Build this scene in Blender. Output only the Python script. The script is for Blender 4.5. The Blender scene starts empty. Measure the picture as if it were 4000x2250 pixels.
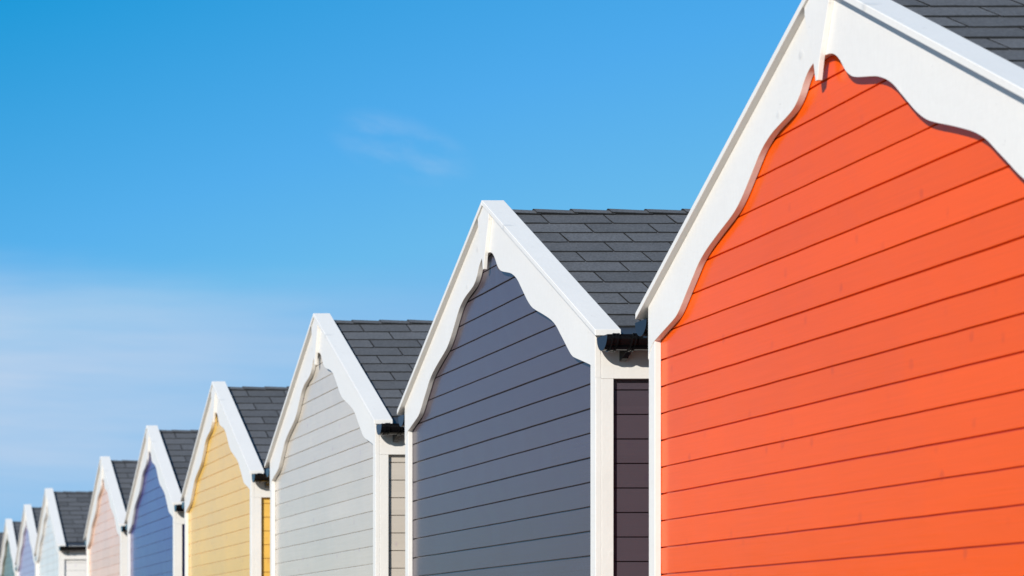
import bpy, bmesh, math, random
from mathutils import Vector

C = bpy.context.scene.collection
sc = bpy.context.scene

# ------------------------------------------------------------------ materials
def newmat(name):
    m = bpy.data.materials.new(name); m.use_nodes = True
    nt = m.node_tree
    return m, nt, nt.nodes['Principled BSDF']

def N(nt, typ, **kw):
    n = nt.nodes.new(typ)
    for k, v in kw.items(): setattr(n, k, v)
    return n

def L(nt, a, b): nt.links.new(a, b)

def maths(nt, op, a, b=None, c=None, clamp=False):
    n = N(nt, 'ShaderNodeMath', operation=op, use_clamp=clamp)
    for i, v in enumerate((a, b, c)):
        if v is None: continue
        if isinstance(v, (int, float)): n.inputs[i].default_value = v
        else: L(nt, v, n.inputs[i])
    return n.outputs[0]

def mixc(nt, fac, a, b, blend='MIX'):
    n = N(nt, 'ShaderNodeMix', data_type='RGBA', blend_type=blend)
    for sock, v in ((n.inputs[0], fac), (n.inputs[6], a), (n.inputs[7], b)):
        if isinstance(v, (int, float)): sock.default_value = v
        elif isinstance(v, (tuple, list)): sock.default_value = (*v[:3], 1)
        else: L(nt, v, sock)
    return n.outputs[2]

def coords(nt, seed=(0, 0, 0), scale=(1, 1, 1)):
    tc = N(nt, 'ShaderNodeTexCoord'); mp = N(nt, 'ShaderNodeMapping')
    mp.inputs['Location'].default_value = seed; mp.inputs['Scale'].default_value = scale
    L(nt, tc.outputs['Object'], mp.inputs['Vector'])
    return mp.outputs['Vector']

def noise(nt, vec, scale, detail=3, rough=.5):
    n = N(nt, 'ShaderNodeTexNoise'); L(nt, vec, n.inputs['Vector'])
    n.inputs['Scale'].default_value = scale; n.inputs['Detail'].default_value = detail
    n.inputs['Roughness'].default_value = rough
    return n.outputs['Fac']

def ramp(nt, fac, lo, hi):
    n = N(nt, 'ShaderNodeMapRange', interpolation_type='SMOOTHSTEP'); L(nt, fac, n.inputs[0])
    n.inputs[1].default_value = lo; n.inputs[2].default_value = hi
    return n.outputs[0]

EYE = 1.35
PITCH = .1094           # visible height of one cladding board
Z0 = 1.1757 + EYE       # height of one of the joints of the front cladding

def cladding_paint(name, col, seed, rough=.21, knot=.55, spec=.75):
    """painted softwood boards running along y (front) and x (side)"""
    m, nt, b = newmat(name)
    s = (seed * 3.1, seed * 7.7, seed * 1.3)
    v = coords(nt, s)
    grain = noise(nt, coords(nt, s, (1.3, 1.3, 60)), 2.2, 5, .6)      # long grain lines along the boards
    cloud = noise(nt, coords(nt, s, (1, 1, .8)), 1.7, 3)
    # knots: sparse faint darker spots
    vo = N(nt, 'ShaderNodeTexVoronoi', voronoi_dimensions='2D')
    k0 = N(nt, 'ShaderNodeSeparateXYZ'); L(nt, v, k0.inputs[0]); k1 = N(nt, 'ShaderNodeCombineXYZ')
    L(nt, maths(nt, 'MULTIPLY', maths(nt, 'ADD', k0.outputs[0], k0.outputs[1]), 1.15), k1.inputs[0]); L(nt, maths(nt, 'MULTIPLY', k0.outputs[2], .8), k1.inputs[1])
    L(nt, k1.outputs[0], vo.inputs['Vector'])
    wob = noise(nt, v, 22, 3)
    vo.inputs['Scale'].default_value = 5.5
    d = maths(nt, 'ADD', vo.outputs['Distance'], maths(nt, 'MULTIPLY', maths(nt, 'SUBTRACT', wob, .5), .16))
    spot = maths(nt, 'SUBTRACT', 1.0, ramp(nt, d, .015, .11))
    sep = N(nt, 'ShaderNodeSeparateColor'); L(nt, vo.outputs['Color'], sep.inputs[0])
    pick = maths(nt, 'LESS_THAN', sep.outputs[0], .6)
    pw = maths(nt, 'MULTIPLY', pick, sep.outputs[1])
    kn = maths(nt, 'MULTIPLY', maths(nt, 'MULTIPLY', spot, pw), knot)
    dark = tuple(c * f for c, f in zip(col, (.66, .50, .8)))
    c1 = mixc(nt, kn, col, tuple(min(1, x + .012) for x in dark))
    # one tone per board
    tc = N(nt, 'ShaderNodeTexCoord'); sx = N(nt, 'ShaderNodeSeparateXYZ'); L(nt, tc.outputs['Object'], sx.inputs[0])
    fl = maths(nt, 'FLOOR', maths(nt, 'DIVIDE', maths(nt, 'SUBTRACT', sx.outputs[2], Z0), PITCH))
    wn = N(nt, 'ShaderNodeTexWhiteNoise', noise_dimensions='1D')
    L(nt, maths(nt, 'ADD', fl, seed * 17.3), wn.inputs['W'])
    k = maths(nt, 'ADD', .965, maths(nt, 'MULTIPLY', wn.outputs['Value'], .075))
    k = maths(nt, 'ADD', k, maths(nt, 'MULTIPLY', maths(nt, 'SUBTRACT', cloud, .5), .15))
    k = maths(nt, 'ADD', k, maths(nt, 'MULTIPLY', maths(nt, 'SUBTRACT', grain, .5), .17))
    hsv = N(nt, 'ShaderNodeHueSaturation'); L(nt, k, hsv.inputs['Value']); L(nt, c1, hsv.inputs['Color'])
    L(nt, hsv.outputs[0], b.inputs['Base Color'])
    r = maths(nt, 'ADD', rough, maths(nt, 'MULTIPLY', maths(nt, 'SUBTRACT', cloud, .5), .14))
    L(nt, r, b.inputs['Roughness']); b.inputs['Specular IOR Level'].default_value = spec
    bp = N(nt, 'ShaderNodeBump'); bp.inputs['Strength'].default_value = .35; bp.inputs['Distance'].default_value = .0012
    h = maths(nt, 'ADD', grain, maths(nt, 'MULTIPLY', noise(nt, coords(nt, s, (1, 1, 3)), 9, 2), .8))
    L(nt, h, bp.inputs['Height']); L(nt, bp.outputs[0], b.inputs['Normal'])
    return m

def white_paint(name='white_gloss_paint', col=(.81, .775, .73)):
    m, nt, b = newmat(name)
    v = coords(nt)
    n1 = noise(nt, v, 3, 4); n2 = noise(nt, coords(nt, (0, 0, 0), (14, 14, 4)), 6, 4, .6)
    n3 = noise(nt, coords(nt, (3, 1, 2), (1, 1, 1)), 34, 2)
    k = maths(nt, 'ADD', .93, maths(nt, 'MULTIPLY', n1, .10))
    k = maths(nt, 'ADD', k, maths(nt, 'MULTIPLY', maths(nt, 'SUBTRACT', n2, .5), .09))
    spots = ramp(nt, n3, .70, .80)                                   # faint grime marks
    k = maths(nt, 'SUBTRACT', k, maths(nt, 'MULTIPLY', spots, .13))
    vo = N(nt, 'ShaderNodeTexVoronoi'); L(nt, coords(nt, (7, 2, 4), (.35, 1, 1)), vo.inputs['Vector']); vo.inputs['Scale'].default_value = 7
    dd = maths(nt, 'ADD', vo.outputs['Distance'], maths(nt, 'MULTIPLY', maths(nt, 'SUBTRACT', n3, .5), .12))
    kn = maths(nt, 'SUBTRACT', 1, ramp(nt, dd, .04, .15))
    k = maths(nt, 'SUBTRACT', k, maths(nt, 'MULTIPLY', kn, .09))
    hsv = N(nt, 'ShaderNodeHueSaturation'); hsv.inputs['Color'].default_value = (*col, 1); L(nt, k, hsv.inputs['Value'])
    L(nt, hsv.outputs[0], b.inputs['Base Color'])
    b.inputs['Roughness'].default_value = .33
    bp = N(nt, 'ShaderNodeBump'); bp.inputs['Strength'].default_value = .5; bp.inputs['Distance'].default_value = .0012
    g = noise(nt, coords(nt, (5, 5, 5), (8, 1.2, 8)), 9, 4, .6)
    L(nt, maths(nt, 'ADD', maths(nt, 'MULTIPLY', kn, 2.2), maths(nt, 'ADD', g, maths(nt, 'MULTIPLY', noise(nt, v, 14, 2), 1.2))), bp.inputs['Height'])
    L(nt, bp.outputs[0], b.inputs['Normal'])
    return m

def shingle_mat():
    m, nt, b = newmat('grey_mineral_felt_shingle')
    v = coords(nt)
    at = N(nt, 'ShaderNodeAttribute', attribute_name='tone')
    g = noise(nt, v, 300, 2, .7); g2 = noise(nt, v, 5, 4)
    g3 = noise(nt, v, 85, 3, .75)
    k = maths(nt, 'ADD', .62, maths(nt, 'MULTIPLY', g, .5))
    k = maths(nt, 'ADD', k, maths(nt, 'MULTIPLY', maths(nt, 'SUBTRACT', g3, .5), 1.5))
    k = maths(nt, 'MULTIPLY', k, maths(nt, 'ADD', .85, maths(nt, 'MULTIPLY', g2, .3)))
    k = maths(nt, 'MULTIPLY', k, at.outputs['Fac'])
    hsv = N(nt, 'ShaderNodeHueSaturation'); hsv.inputs['Color'].default_value = (.106, .108, .116, 1); L(nt, k, hsv.inputs['Value'])
    L(nt, hsv.outputs[0], b.inputs['Base Color'])
    b.inputs['Roughness'].default_value = .85
    bp = N(nt, 'ShaderNodeBump'); bp.inputs['Strength'].default_value = .5; bp.inputs['Distance'].default_value = .002
    L(nt, maths(nt, 'ADD', g, g3), bp.inputs['Height']); L(nt, bp.outputs[0], b.inputs['Normal'])
    return m

def plain(name, col, rough, spec=.5, var=.06):
    m, nt, b = newmat(name)
    n1 = noise(nt, coords(nt), 6, 4)
    hsv = N(nt, 'ShaderNodeHueSaturation'); hsv.inputs['Color'].default_value = (*col, 1)
    L(nt, maths(nt, 'ADD', 1 - var, maths(nt, 'MULTIPLY', n1, 2 * var)), hsv.inputs['Value'])
    L(nt, hsv.outputs[0], b.inputs['Base Color'])
    b.inputs['Roughness'].default_value = rough
    b.inputs['Specular IOR Level'].default_value = spec
    return m

WHITE = white_paint()
SHINGLE = shingle_mat()
FELT = plain('dark_eaves_felt', (.035, .042, .055), .4)
BLACK = plain('black_gutter_plastic', (.005, .005, .006), .06, .42)
DECK = plain('bare_roof_deck', (.35, .28, .2), .8)

def ground_mat():
    m, nt, b = newmat('pale_concrete_promenade')
    n1 = noise(nt, coords(nt), .6, 6); n2 = noise(nt, coords(nt), 30, 3)
    f = maths(nt, 'ADD', maths(nt, 'MULTIPLY', n1, .7), maths(nt, 'MULTIPLY', n2, .3))
    c = mixc(nt, f, (.17, .135, .095), (.29, .235, .165))
    L(nt, c, b.inputs['Base Color']); b.inputs['Roughness'].default_value = .9
    return m

# ------------------------------------------------------------------ mesh helpers
def obj(name, bm, mat, parent=None, bevel=0, smooth=False):
    bmesh.ops.recalc_face_normals(bm, faces=bm.faces)
    me = bpy.data.meshes.new(name); bm.to_mesh(me); bm.free()
    o = bpy.data.objects.new(name, me); C.objects.link(o)
    me.materials.append(mat)
    if parent: o.parent = parent
    if smooth:
        for p in me.polygons: p.use_smooth = True
    if bevel:
        md = o.modifiers.new('edge_softening', 'BEVEL'); md.width = bevel; md.segments = 2
        md.limit_method = 'ANGLE'; md.angle_limit = math.radians(35)
    return o

def prism(bm, pts, x0, x1):
    """polygon in the (y, z) plane extruded from x0 to x1"""
    a = [bm.verts.new((x0, y, z)) for y, z in pts]
    b = [bm.verts.new((x1, y, z)) for y, z in pts]
    bm.faces.new(a); bm.faces.new(list(reversed(b)))
    n = len(pts)
    for i in range(n): bm.faces.new((a[i], b[i], b[(i + 1) % n], a[(i + 1) % n]))

def box(bm, x0, x1, y0, y1, z0, z1):
    prism(bm, [(y0, z0), (y1, z0), (y1, z1), (y0, z1)], x0, x1)

def catmull(P, n=5):
    out = []
    for i in range(len(P) - 1):
        p0 = P[max(i - 1, 0)]; p1 = P[i]; p2 = P[i + 1]; p3 = P[min(i + 2, len(P) - 1)]
        for k in range(n):
            t = k / n
            out.append(tuple(.5 * ((2 * b) + (c - a) * t + (2 * a - 5 * b + 4 * c - d) * t * t + (-a + 3 * b - 3 * c + d) * t ** 3)
                             for a, b, c, d in zip(p0, p1, p2, p3)))
    out.append(P[-1]); return out

# ------------------------------------------------------------------ the hut's measures (metres; y = 0 at the ridge, x = 0 at the front of the barge boards)
T = .62                     # roof slope (rise / run)
APEX = 2.284 + EYE          # top of the cap boards at the ridge
CAPV = .0262                # cap thickness measured vertically
SPAN = 1.445                # half span to the cap tips
CAPX0, CAPX1 = -.0275, .086
WALLX = .027
DEPTH = 3.2
ROOF = 2.230 + EYE          # top surface of the shingles at the ridge
SIDE = 1.359                # plane of side cladding
EDGE = [(0, 2.012), (.055, 2.006), (.09, 1.990), (.12, 1.962), (.15, 1.923), (.185, 1.894), (.225, 1.877), (.30, 1.857), (.35, 1.842),
        (.40, 1.818), (.44, 1.790), (.47, 1.762), (.52, 1.714), (.57, 1.668), (.62, 1.632), (.67, 1.608), (.75, 1.577), (.83, 1.544),
        (.88, 1.520), (.93, 1.488), (.98, 1.443), (1.03, 1.398), (1.08, 1.352), (1.115, 1.325), (1.15, 1.309), (1.24, 1.280), (1.322, 1.253)]

def roof_slope(side, rnd):
    """one slope of overlapping three-tab shingles, side = -1 or 1"""
    bm = bmesh.new(); tone = bm.faces.layers.float.new('tone')
    ex = .1135; th = .0075
    x_start, x_end = .070, DEPTH + .03
    courses = []
    s = 1.297
    while s > .04:
        courses.append(s); s -= ex
    for n, s1 in enumerate(courses):                      # s1 = lower edge
        s0 = max(s1 - ex - .02, 0.004)                    # upper edge tucked under the next course
        off = (.5 if n % 2 else 0) * .318 + rnd.uniform(-.02, .02)
        x = x_start - off - .12
        while x < x_end:
            xa, xb = max(x + .0045, x_start), min(x + .318 - .0045, x_end)
            x += .318
            if xb - xa < .01: continue
            lift = rnd.uniform(-.0006, .0012); tn = rnd.uniform(.82, 1.16)
            dr = rnd.uniform(-.0012, .0012)
            segs = 4
            rows = []
            for j in range(segs + 1):
                t = j / segs; xx = xa + (xb - xa) * t
                wob = rnd.uniform(-.0008, .0008)
                zt0 = ROOF - T * s0 - .0035
                sl = s1 + dr * (1 if j % 2 else -.5)
                zt1 = ROOF - T * sl + th * .6 + lift + wob
                sl += rnd.uniform(-.0012, .0012)
                rows.append([bm.verts.new((xx, side * s0, zt0)), bm.verts.new((xx, side * sl, zt1)), bm.verts.new((xx, side * (sl - .001), zt1 - th))])
            fs = []
            for a, b in zip(rows, rows[1:]):
                fs.append(bm.faces.new((a[0], b[0], b[1], a[1])))
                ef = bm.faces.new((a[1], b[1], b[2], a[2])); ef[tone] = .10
            for r in (rows[0], rows[-1]):
                v = bm.verts.new((r[0].co.x, r[0].co.y, r[0].co.z - .002))
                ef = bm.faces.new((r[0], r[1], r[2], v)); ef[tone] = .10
            for f in fs: f[tone] = tn
    # felt seen in the slots between the tabs
    a = [bm.verts.new((x, side * s, ROOF - T * s - .0045)) for x in (x_start, x_end) for s in (0.002, 1.294)]
    f = bm.faces.new((a[0], a[1], a[3], a[2])); f[tone] = .12
    return bm

def ridge_caps(rnd):
    bm = bmesh.new(); tone = bm.faces.layers.float.new('tone')
    x = .045; w = .052
    while x < DEPTH + .03:
        x1 = x + .19 + .02; rise0 = .0105 + rnd.uniform(0, .002); rise1 = .003
        tn = rnd.uniform(.88, 1.08)
        def row(xx, up, th=0):
            pts = [(-w, ROOF - T * w + up), (-w * .35, ROOF - T * w * .32 + up), (0, ROOF - T * w * .16 + up), (w * .35, ROOF - T * w * .32 + up), (w, ROOF - T * w + up)]
            return [bm.verts.new((xx, y, z + .004 - th)) for y, z in pts]
        A = row(x, rise0); B = row(min(x1, DEPTH + .03), rise1); D = row(x + .0005, rise0, .006)
        E2 = row(min(x1, DEPTH + .03), rise1, .004)
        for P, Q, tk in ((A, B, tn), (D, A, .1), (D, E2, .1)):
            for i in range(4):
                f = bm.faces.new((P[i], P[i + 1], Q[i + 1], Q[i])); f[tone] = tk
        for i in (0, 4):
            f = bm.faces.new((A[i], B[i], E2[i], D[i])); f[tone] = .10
        x += .19
    return bm

def half_shell(bm, yc, z, r, h, th, x0, x1, n=20, lip=0.0):
    """open half-round channel along x, centred at yc, lip height z"""
    out = []; inn = []
    for i in range(n + 1):
        a = math.pi * i / n
        out.append((yc - r * math.cos(a), z - h * math.sin(a)))
        inn.append((yc - (r - th) * math.cos(a), z - (h - th) * math.sin(a)))
    for i in range(n):
        prism(bm, [out[i], out[i + 1], inn[i + 1], inn[i]], x0, x1)
    bmesh.ops.remove_doubles(bm, verts=bm.verts, dist=1e-5)
    inner = [f for f in bm.faces if abs(f.normal.x) < .1]

def hut(name, label, loc, mat, seed, whites=WHITE, gd=.011):
    rnd = random.Random(seed)
    t = bpy.data.objects.new(name, None); C.objects.link(t)
    t.location = loc; t['label'] = label; t['category'] = 'beach hut'; t['group'] = 'beach huts standing in a row'
    # ---- front wall: boards with open joints between them, cut to the roof slope
    def hw(z): return max(.001, min(SIDE - .002, (2.205 + EYE - z) / T))
    for nm, xs, sgn in (('front_wall', WALLX, 1), ('rear_wall', DEPTH - .05, -1)):
        bm = bmesh.new()
        prof = [(-.05, 0)]
        n0 = int(math.floor((Z0 - 0) / PITCH)); 
        for n in range(-n0, 11):
            zz = Z0 + n * PITCH
            if zz > 2.18 + EYE or zz < 0: continue
            a, b_ = rnd.uniform(-.0007, .0007), rnd.uniform(-.0007, .0007)
            q = rnd.uniform(.0019, .0029)
            prof += [(zz - q - .0024, a), (zz - q - .0007, a + .0012), (zz - q, gd), (zz + q, gd), (zz + q + .0003, b_ + .0006), (zz + q + .0022, b_)]
        prof.append((2.203 + EYE, 0))
        rows = []
        for z, d in prof:
            w = hw(z)
            # split where the roof slope begins
            rows.append((z, d, w))
        zk = 2.205 + EYE - T * (SIDE - .002)
        full = []
        for (z, d, w), (z2, d2, w2) in zip(rows, rows[1:]):
            full.append((z, d, w))
            if z < zk < z2:
                k = (zk - z) / (z2 - z); full.append((zk, d + (d2 - d) * k, SIDE - .002))
        full.append(rows[-1])
        cols = 24; ph = {}
        vs = []
        for z, d, w in full:
            jn = round((z - Z0) / PITCH)
            if jn not in ph: ph[jn] = [rnd.uniform(-1, 1) for _ in range(cols + 1)]
            near = abs(z - Z0 - jn * PITCH) < .008
            row = []
            for c in range(cols + 1):
                # small unevenness of the sawn edges and of the boards' faces
                j = .00055 * ph[jn][c] if near and c not in (0, cols) else 0
                e = .0005 * ph[jn][cols - c] if near and d < .003 else 0
                row.append(bm.verts.new((xs + sgn * (d + e), -w + 2 * w * c / cols, z + j)))
            vs.append(row)
        for a, b_ in zip(vs, vs[1:]):
            for c in range(cols): bm.faces.new((a[c], a[c + 1], b_[c + 1], b_[c]))
        # closed back
        bk = xs + sgn * .02
        prism(bm, [(-SIDE + .003, -.05), (SIDE - .003, -.05), (SIDE - .003, zk - .003), (0, 2.2 + EYE), (-SIDE + .003, zk - .003)], min(bk, bk + sgn * .02), max(bk, bk + sgn * .02))
        obj(nm, bm, mat, t)
    # ---- side walls
    for s in (-1, 1):
        bm = bmesh.new(); prof = [(-.05, 0)]
        zoff = -.039
        for n in range(-30, 5):
            zz = Z0 + zoff + n * .1080
            if zz < 0 or zz > 1.38 + EYE: continue
            a, b_ = rnd.uniform(-.0007, .0007), rnd.uniform(-.0007, .0007)
            prof += [(zz - .0042, a), (zz - .0028, a + .0012), (zz - .0020, .011), (zz + .0020, .011), (zz + .0023, b_ + .0006), (zz + .0032, b_)]
        prof.append((1.345 + EYE, 0))
        vs = [[bm.verts.new((WALLX + .002, s * (SIDE - .005 - d), z)), bm.verts.new((DEPTH - .052, s * (SIDE - .005 - d), z))] for z, d in prof]
        for a, b_ in zip(vs, vs[1:]): bm.faces.new((a[0], a[1], b_[1], b_[0]))
        yy = sorted((s * (SIDE - .02), s * (SIDE - .04)))
        box(bm, WALLX + .022, DEPTH - .074, yy[0], yy[1], -.05, 1.34 + EYE)
        obj('side_wall', bm, mat, t)
        # frieze board under the eaves
        bm = bmesh.new(); yy = sorted((s * (SIDE - .012), s * 1.3805))
        box(bm, .0268, DEPTH - .06, yy[0], yy[1], 1.1827 + EYE, 1.372 + EYE)
        obj('frieze_board', bm, whites, t, .0015)
        # corner posts, L shaped
        for (xa, xb, d) in ((.001, .080, 1), (DEPTH - .031, DEPTH - .11, -1)):
            bm = bmesh.new()
            def leg(P, top):
                lo = [bm.verts.new((x, s * y, 0)) for x, y in P]; hi = [bm.verts.new((x, s * y, top)) for x, y in P]
                bm.faces.new(lo); bm.faces.new(hi)
                for i in range(4): bm.faces.new((lo[i], lo[(i + 1) % 4], hi[(i + 1) % 4], hi[i]))
            leg([(xa, 1.380), (xa, 1.322), (xa + d * .0255, 1.322), (xa + d * .0255, 1.380)], 1.29 + EYE)
            leg([(xa + d * .0258, 1.3802), (xa + d * .0258, SIDE - .012), (xb, SIDE - .012), (xb, 1.3802)], 1.1822 + EYE)
            obj('corner_post', bm, whites, t, .0018)
        # barge board with its scalloped lower edge
        for (x0, x1) in ((-.0015, .0240), (DEPTH - .054 + .022, DEPTH - .003)):
            bm = bmesh.new()
            low = [(y, z + EYE) for y, z in catmull(EDGE, 5)]
            low += [(1.340, 1.243 + EYE), (1.358, 1.228 + EYE), (1.374, 1.208 + EYE), (1.3808, 1.186 + EYE)]
            topz = lambda y: APEX - CAPV - T * y - .0008
            up = [(y, topz(y)) for y, z in low]
            A0 = [bm.verts.new((x0, s * y, z)) for y, z in low]; A1 = [bm.verts.new((x1, s * y, z)) for y, z in low]
            B0 = [bm.verts.new((x0, s * y, z)) for y, z in up]; B1 = [bm.verts.new((x1, s * y, z)) for y, z in up]
            for i in range(len(low) - 1):
                bm.faces.new((A0[i], A0[i + 1], B0[i + 1], B0[i])); bm.faces.new((A1[i], A1[i + 1], B1[i + 1], B1[i]))
                bm.faces.new((A0[i], A0[i + 1], A1[i + 1], A1[i])); bm.faces.new((B0[i], B0[i + 1], B1[i + 1], B1[i]))
            bm.faces.new((A0[-1], B0[-1], B1[-1], A1[-1]))
            obj('barge_board', bm, whites, t, .0015)
        # cap board laid on the verge
        for (x0, x1) in ((CAPX0, CAPX1), (DEPTH - .06, DEPTH + .03)):
            bm = bmesh.new()
            prism(bm, [(0, APEX), (s * SPAN, APEX - T * SPAN), (s * SPAN, APEX - T * SPAN - CAPV), (0, APEX - CAPV)], x0, x1)
            obj('verge_cap', bm, whites, t, .002)
        # verge batten under the cap
        # roof deck
        bm = bmesh.new()
        dk = ROOF - .006
        prism(bm, [(0, dk), (s * 1.408, dk - T * 1.408), (s * 1.408, dk - T * 1.408 - .016), (0, dk - .02)], .026, DEPTH)
        prism(bm, [(0, APEX - CAPV - .001), (s * 1.37, APEX - CAPV - .001 - T * 1.37), (s * 1.37, APEX - CAPV - .02 - T * 1.37), (0, APEX - CAPV - .02)], .0245, .080)
        rf = obj('roof', bm, FELT, t)
        obj('shingle_slope', roof_slope(s, rnd), SHINGLE, rf)
        # gutter
        bm = bmesh.new(); yc = s * 1.4535; zl = 1.358 + EYE
        half_shell(bm, yc, zl, .056, .064, .003, .003, DEPTH - .02)
        g = obj('gutter', bm, BLACK, t, 0, False)
        bm = bmesh.new()
        n = 20; pts = [(yc - .0565 * math.cos(math.pi * i / n), zl - .0645 * math.sin(math.pi * i / n)) for i in range(n + 1)]
        prism(bm, pts, -.001, .002)
        obj('end_cap', bm, BLACK, g, .0008)
        bx = .036
        while bx < DEPTH - .1:
            bm = bmesh.new()
            wd = .030 if bx < .05 else .022
            half_shell(bm, yc, zl + .003, .0605, .0705, .0038, bx - wd / 2, bx + wd / 2)
            half_shell(bm, yc, zl + .003, .0640, .0740, .0030, bx - wd / 2, bx - wd / 2 + .006)
            half_shell(bm, yc, zl + .003, .0640, .0740, .0030, bx + wd / 2 - .006, bx + wd / 2)
            if bx > .05:
                W = [(s * 1.381, zl - .01), (s * 1.381, zl - .100), (s * 1.395, zl - .100), (s * 1.452, zl - .066), (s * 1.44, zl - .055), (s * 1.40, zl - .03)]
                prism(bm, W, bx - .013, bx + .013)
            obj('gutter_union' if bx < .05 else 'gutter_bracket', bm, BLACK, g, .0006)
            bx = .118 if bx < .05 else bx + .9
    rc = obj('ridge_tiles', ridge_caps(rnd), SHINGLE, t)
    # finial plate at the peak
    bm = bmesh.new()
    H = EYE
    half = [(.0, APEX - CAPV - .001), (.082, APEX - CAPV - .001 - T * .082), (.079, 2.172 + H), (.060, 2.115 + H), (.038, 2.05 + H), (.020, 1.995 + H), (.006, 1.931 + H)]
    poly = [(-y, z) for y, z in half] + [(y, z) for y, z in reversed(half[1:])]
    prism(bm, poly, -.0195, -.0016)
    obj('finial', bm, whites, t, .0015)
    # base beam
    bm = bmesh.new()
    for s in (-1, 1): pass
    box(bm, .010, DEPTH - .03, -1.31, 1.31, -.06, .09)
    obj('base_beam', bm, whites, t)
    return t

FRONT = 3.4286
specs = [
    ('bright orange hut with white scalloped barge boards, largest and nearest of the row', 6.63, 0, 0, (.83, .094, .001)),
    ('slate grey hut with brown grey side boards between the orange and the pale stone hut', 9.935, 0, 0, (.075, .058, .072)),
    ('pale stone grey hut standing between the slate hut and the yellow hut', 13.29, 0, 0, (.57, .51, .44)),
    ('warm yellow hut with white trim between the pale grey and the navy blue hut', 16.68, 0, 0, (.83, .50, .11)),
    ('navy blue hut with white trim between the yellow and the pale pink hut', 19.98, 0, 0, (.044, .046, .21)),
    ('pale peach pink hut next to the wide gap beside the navy blue hut', 23.21, 0, 0, (.84, .53, .39)),
    ('pale mint white hut just beyond the wide gap in the row', 28.39, -.045, .045, (.80, .76, .72)),
    ('soft lavender hut between the mint white and the green hut', 31.47, -.02, .037, (.37, .32, .50)),
    ('dark sage green hut, small and blurred near the left end of the row', 34.72, 0, .02, (.13, .135, .085)),
    ('farthest hut of the row, only its roof edge showing at the left edge', 38.0, 0, .02, (.6, .45, .42)),
]
for i, (lab, y, dx, dz, col) in enumerate(specs):
    m = cladding_paint('_'.join(['hut', 'cladding', 'paint', lab.split()[0] + lab.split()[1]]), col, i + 1, knot=.45 if i else .5, spec=.75 if i else .42)
    hut('beach_hut', lab, (FRONT + dx, y, dz), m, 100 + i, gd=.011 if i < 2 else .0045)

# ------------------------------------------------------------------ ground
bm = bmesh.new()
vs = [bm.verts.new(p) for p in ((-900, -300, 0), (900, -300, 0), (900, 2500, 0), (-900, 2500, 0))]
bm.faces.new(vs)
g = obj('ground', bm, ground_mat()); g['kind'] = 'structure'

# ------------------------------------------------------------------ light
d = Vector((1, .99, -.61)).normalized()
sd = bpy.data.lights.new('sun', 'SUN'); sd.energy = 5.0; sd.angle = math.radians(.53); sd.color = (1, .95, .87)
so = bpy.data.objects.new('sun', sd); C.objects.link(so); so.rotation_euler = d.to_track_quat('-Z', 'Y').to_euler(); so.location = (-8, -8, 8)
elev = math.asin(-d.z); az = math.atan2(-d.x, -d.y)

w = bpy.data.worlds.new('World'); sc.world = w; w.use_nodes = True
nt = w.node_tree; bg = nt.nodes['Background']
sky = N(nt, 'ShaderNodeTexSky', sky_type='NISHITA'); sky.sun_disc = False
sky.sun_elevation = elev; sky.sun_rotation = az
sky.air_density = 1.0; sky.dust_density = .3; sky.ozone_density = 3.0
SKY_OUT = sky.outputs[0]
# cirrus, laid out by direction in the world
tc = N(nt, 'ShaderNodeTexCoord'); sx = N(nt, 'ShaderNodeSeparateXYZ'); L(nt, tc.outputs['Generated'], sx.inputs[0])
hyp = maths(nt, 'SQRT', maths(nt, 'ADD', maths(nt, 'MULTIPLY', sx.outputs[0], sx.outputs[0]), maths(nt, 'MULTIPLY', sx.outputs[1], sx.outputs[1])))
el = maths(nt, 'DIVIDE', sx.outputs[2], maths(nt, 'MAXIMUM', hyp, .01))            # tangent of elevation
azm = maths(nt, 'ARCTAN2', sx.outputs[0], sx.outputs[1])                          # 0 along the row, positive to the right
cv = N(nt, 'ShaderNodeCombineXYZ'); L(nt, maths(nt, 'MULTIPLY', azm, 5.0), cv.inputs[0]); L(nt, maths(nt, 'MULTIPLY', el, 22.0), cv.inputs[1])
n1 = noise(nt, cv.outputs[0], 1.0, 5, .5)
cv2 = N(nt, 'ShaderNodeCombineXYZ'); L(nt, maths(nt, 'MULTIPLY', azm, 14.0), cv2.inputs[0]); L(nt, maths(nt, 'ADD', maths(nt, 'MULTIPLY', el, 38.0), maths(nt, 'MULTIPLY', azm, 12.0)), cv2.inputs[1])
n2 = noise(nt, cv2.outputs[0], 1.6, 6, .6)
cv3 = N(nt, 'ShaderNodeCombineXYZ'); L(nt, maths(nt, 'MULTIPLY', azm, 6.0), cv3.inputs[0]); L(nt, maths(nt, 'ADD', maths(nt, 'MULTIPLY', el, 55.0), maths(nt, 'MULTIPLY', azm, 3.0)), cv3.inputs[1])
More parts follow.
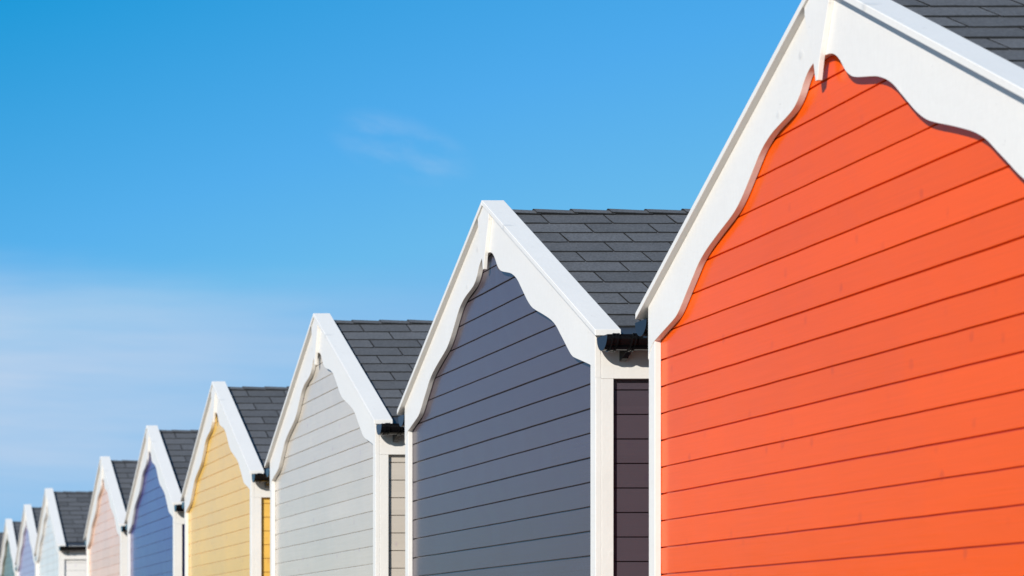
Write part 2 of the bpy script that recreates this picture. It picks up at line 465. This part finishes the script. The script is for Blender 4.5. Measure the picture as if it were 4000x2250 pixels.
# low band
e2 = maths(nt, 'ADD', el, maths(nt, 'MULTIPLY', maths(nt, 'SUBTRACT', n1, .5), .04))
e2 = maths(nt, 'ADD', e2, maths(nt, 'MULTIPLY', azm, .08))
band = maths(nt, 'MULTIPLY', maths(nt, 'SUBTRACT', 1, ramp(nt, e2, .168, .218)), maths(nt, 'ADD', .55, maths(nt, 'MULTIPLY', ramp(nt, e2, .07, .125), .45)))
band = maths(nt, 'MULTIPLY', band, maths(nt, 'SUBTRACT', 1, maths(nt, 'MULTIPLY', ramp(nt, azm, .05, .42), .8)))
strk = noise(nt, cv3.outputs[0], 1.0, 5, .55)
band = maths(nt, 'MULTIPLY', band, maths(nt, 'ADD', .12, maths(nt, 'MULTIPLY', strk, .78)))
band = maths(nt, 'MULTIPLY', band, ramp(nt, azm, -.30, .04))
band = maths(nt, 'MAXIMUM', band, maths(nt, 'MULTIPLY', maths(nt, 'MULTIPLY', maths(nt, 'SUBTRACT', 1, ramp(nt, azm, -.30, .04)), maths(nt, 'SUBTRACT', 1, ramp(nt, el, .1, .5))), maths(nt, 'ADD', .06, maths(nt, 'MULTIPLY', n1, .22))))
# wisp
wx = maths(nt, 'DIVIDE', maths(nt, 'SUBTRACT', azm, .292), .038)
wy = maths(nt, 'DIVIDE', maths(nt, 'SUBTRACT', maths(nt, 'ADD', el, maths(nt, 'MULTIPLY', maths(nt, 'SUBTRACT', azm, .3), .35)), .243), .019)
wr = maths(nt, 'ADD', maths(nt, 'MULTIPLY', wx, wx), maths(nt, 'MULTIPLY', wy, wy))
wisp = maths(nt, 'MULTIPLY', maths(nt, 'SUBTRACT', 1, ramp(nt, wr, .0, 1.0)), ramp(nt, n2, .34, .74))
wisp = maths(nt, 'MULTIPLY', wisp, .19)
cl = maths(nt, 'MAXIMUM', band, wisp)
sp = N(nt, 'ShaderNodeSeparateColor'); L(nt, SKY_OUT, sp.inputs[0]); cb = N(nt, 'ShaderNodeCombineColor')
ek = maths(nt, 'DIVIDE', el, .33, clamp=True)
lim = lambda x, m: maths(nt, 'MINIMUM', x, m)          # the glare round the sun is left to the sun lamp
L(nt, lim(maths(nt, 'MAXIMUM', maths(nt, 'SUBTRACT', maths(nt, 'MULTIPLY', sp.outputs[0], .82), maths(nt, 'ADD', 1.02, maths(nt, 'MULTIPLY', maths(nt, 'SUBTRACT', 1, ramp(nt, azm, .05, .4)), .14))), .06), 1.5), cb.inputs[0])
gl = maths(nt, 'SUBTRACT', 1, maths(nt, 'MULTIPLY', maths(nt, 'SUBTRACT', 1, ramp(nt, azm, -.35, .0)), .18))
L(nt, lim(maths(nt, 'MULTIPLY', maths(nt, 'MULTIPLY', sp.outputs[1], gl), maths(nt, 'ADD', .78, maths(nt, 'MULTIPLY', ek, .19))), 4.1), cb.inputs[1])
L(nt, lim(maths(nt, 'MULTIPLY', sp.outputs[2], maths(nt, 'ADD', .96, maths(nt, 'MULTIPLY', ek, .27))), maths(nt, 'ADD', 7.0, maths(nt, 'MULTIPLY', maths(nt, 'MULTIPLY', maths(nt, 'SUBTRACT', 1, ramp(nt, azm, -.4, 0.0)), maths(nt, 'SUBTRACT', ramp(nt, azm, -.55, -.38), .35)), 3.0))), cb.inputs[2])
grade = cb.outputs[0]
col = mixc(nt, cl, grade, (5.5, 6.0, 7.0))
L(nt, col, bg.inputs[0]); bg.inputs[1].default_value = .12

# ------------------------------------------------------------------ camera
cd = bpy.data.cameras.new('camera'); co = bpy.data.objects.new('camera', cd); C.objects.link(co)
co.location = (0, 0, EYE); co.rotation_euler = (math.radians(90), 0, 0)
cd.sensor_width = 36; cd.lens = 4900 / 2576 * 36
cd.shift_x = (1288 + 466) / 2576; cd.shift_y = (1630 - 724.5) / 2576
cd.clip_end = 5000; cd.clip_start = .05
cd.dof.use_dof = True; cd.dof.focus_distance = 8.9; cd.dof.aperture_fstop = 4.0
sc.camera = co

sc.view_settings.view_transform = 'Standard'; sc.view_settings.look = 'None'
sc.view_settings.exposure = 0; sc.view_settings.gamma = 1; sc.view_settings.use_curve_mapping = False
sc.cycles.max_bounces = 8
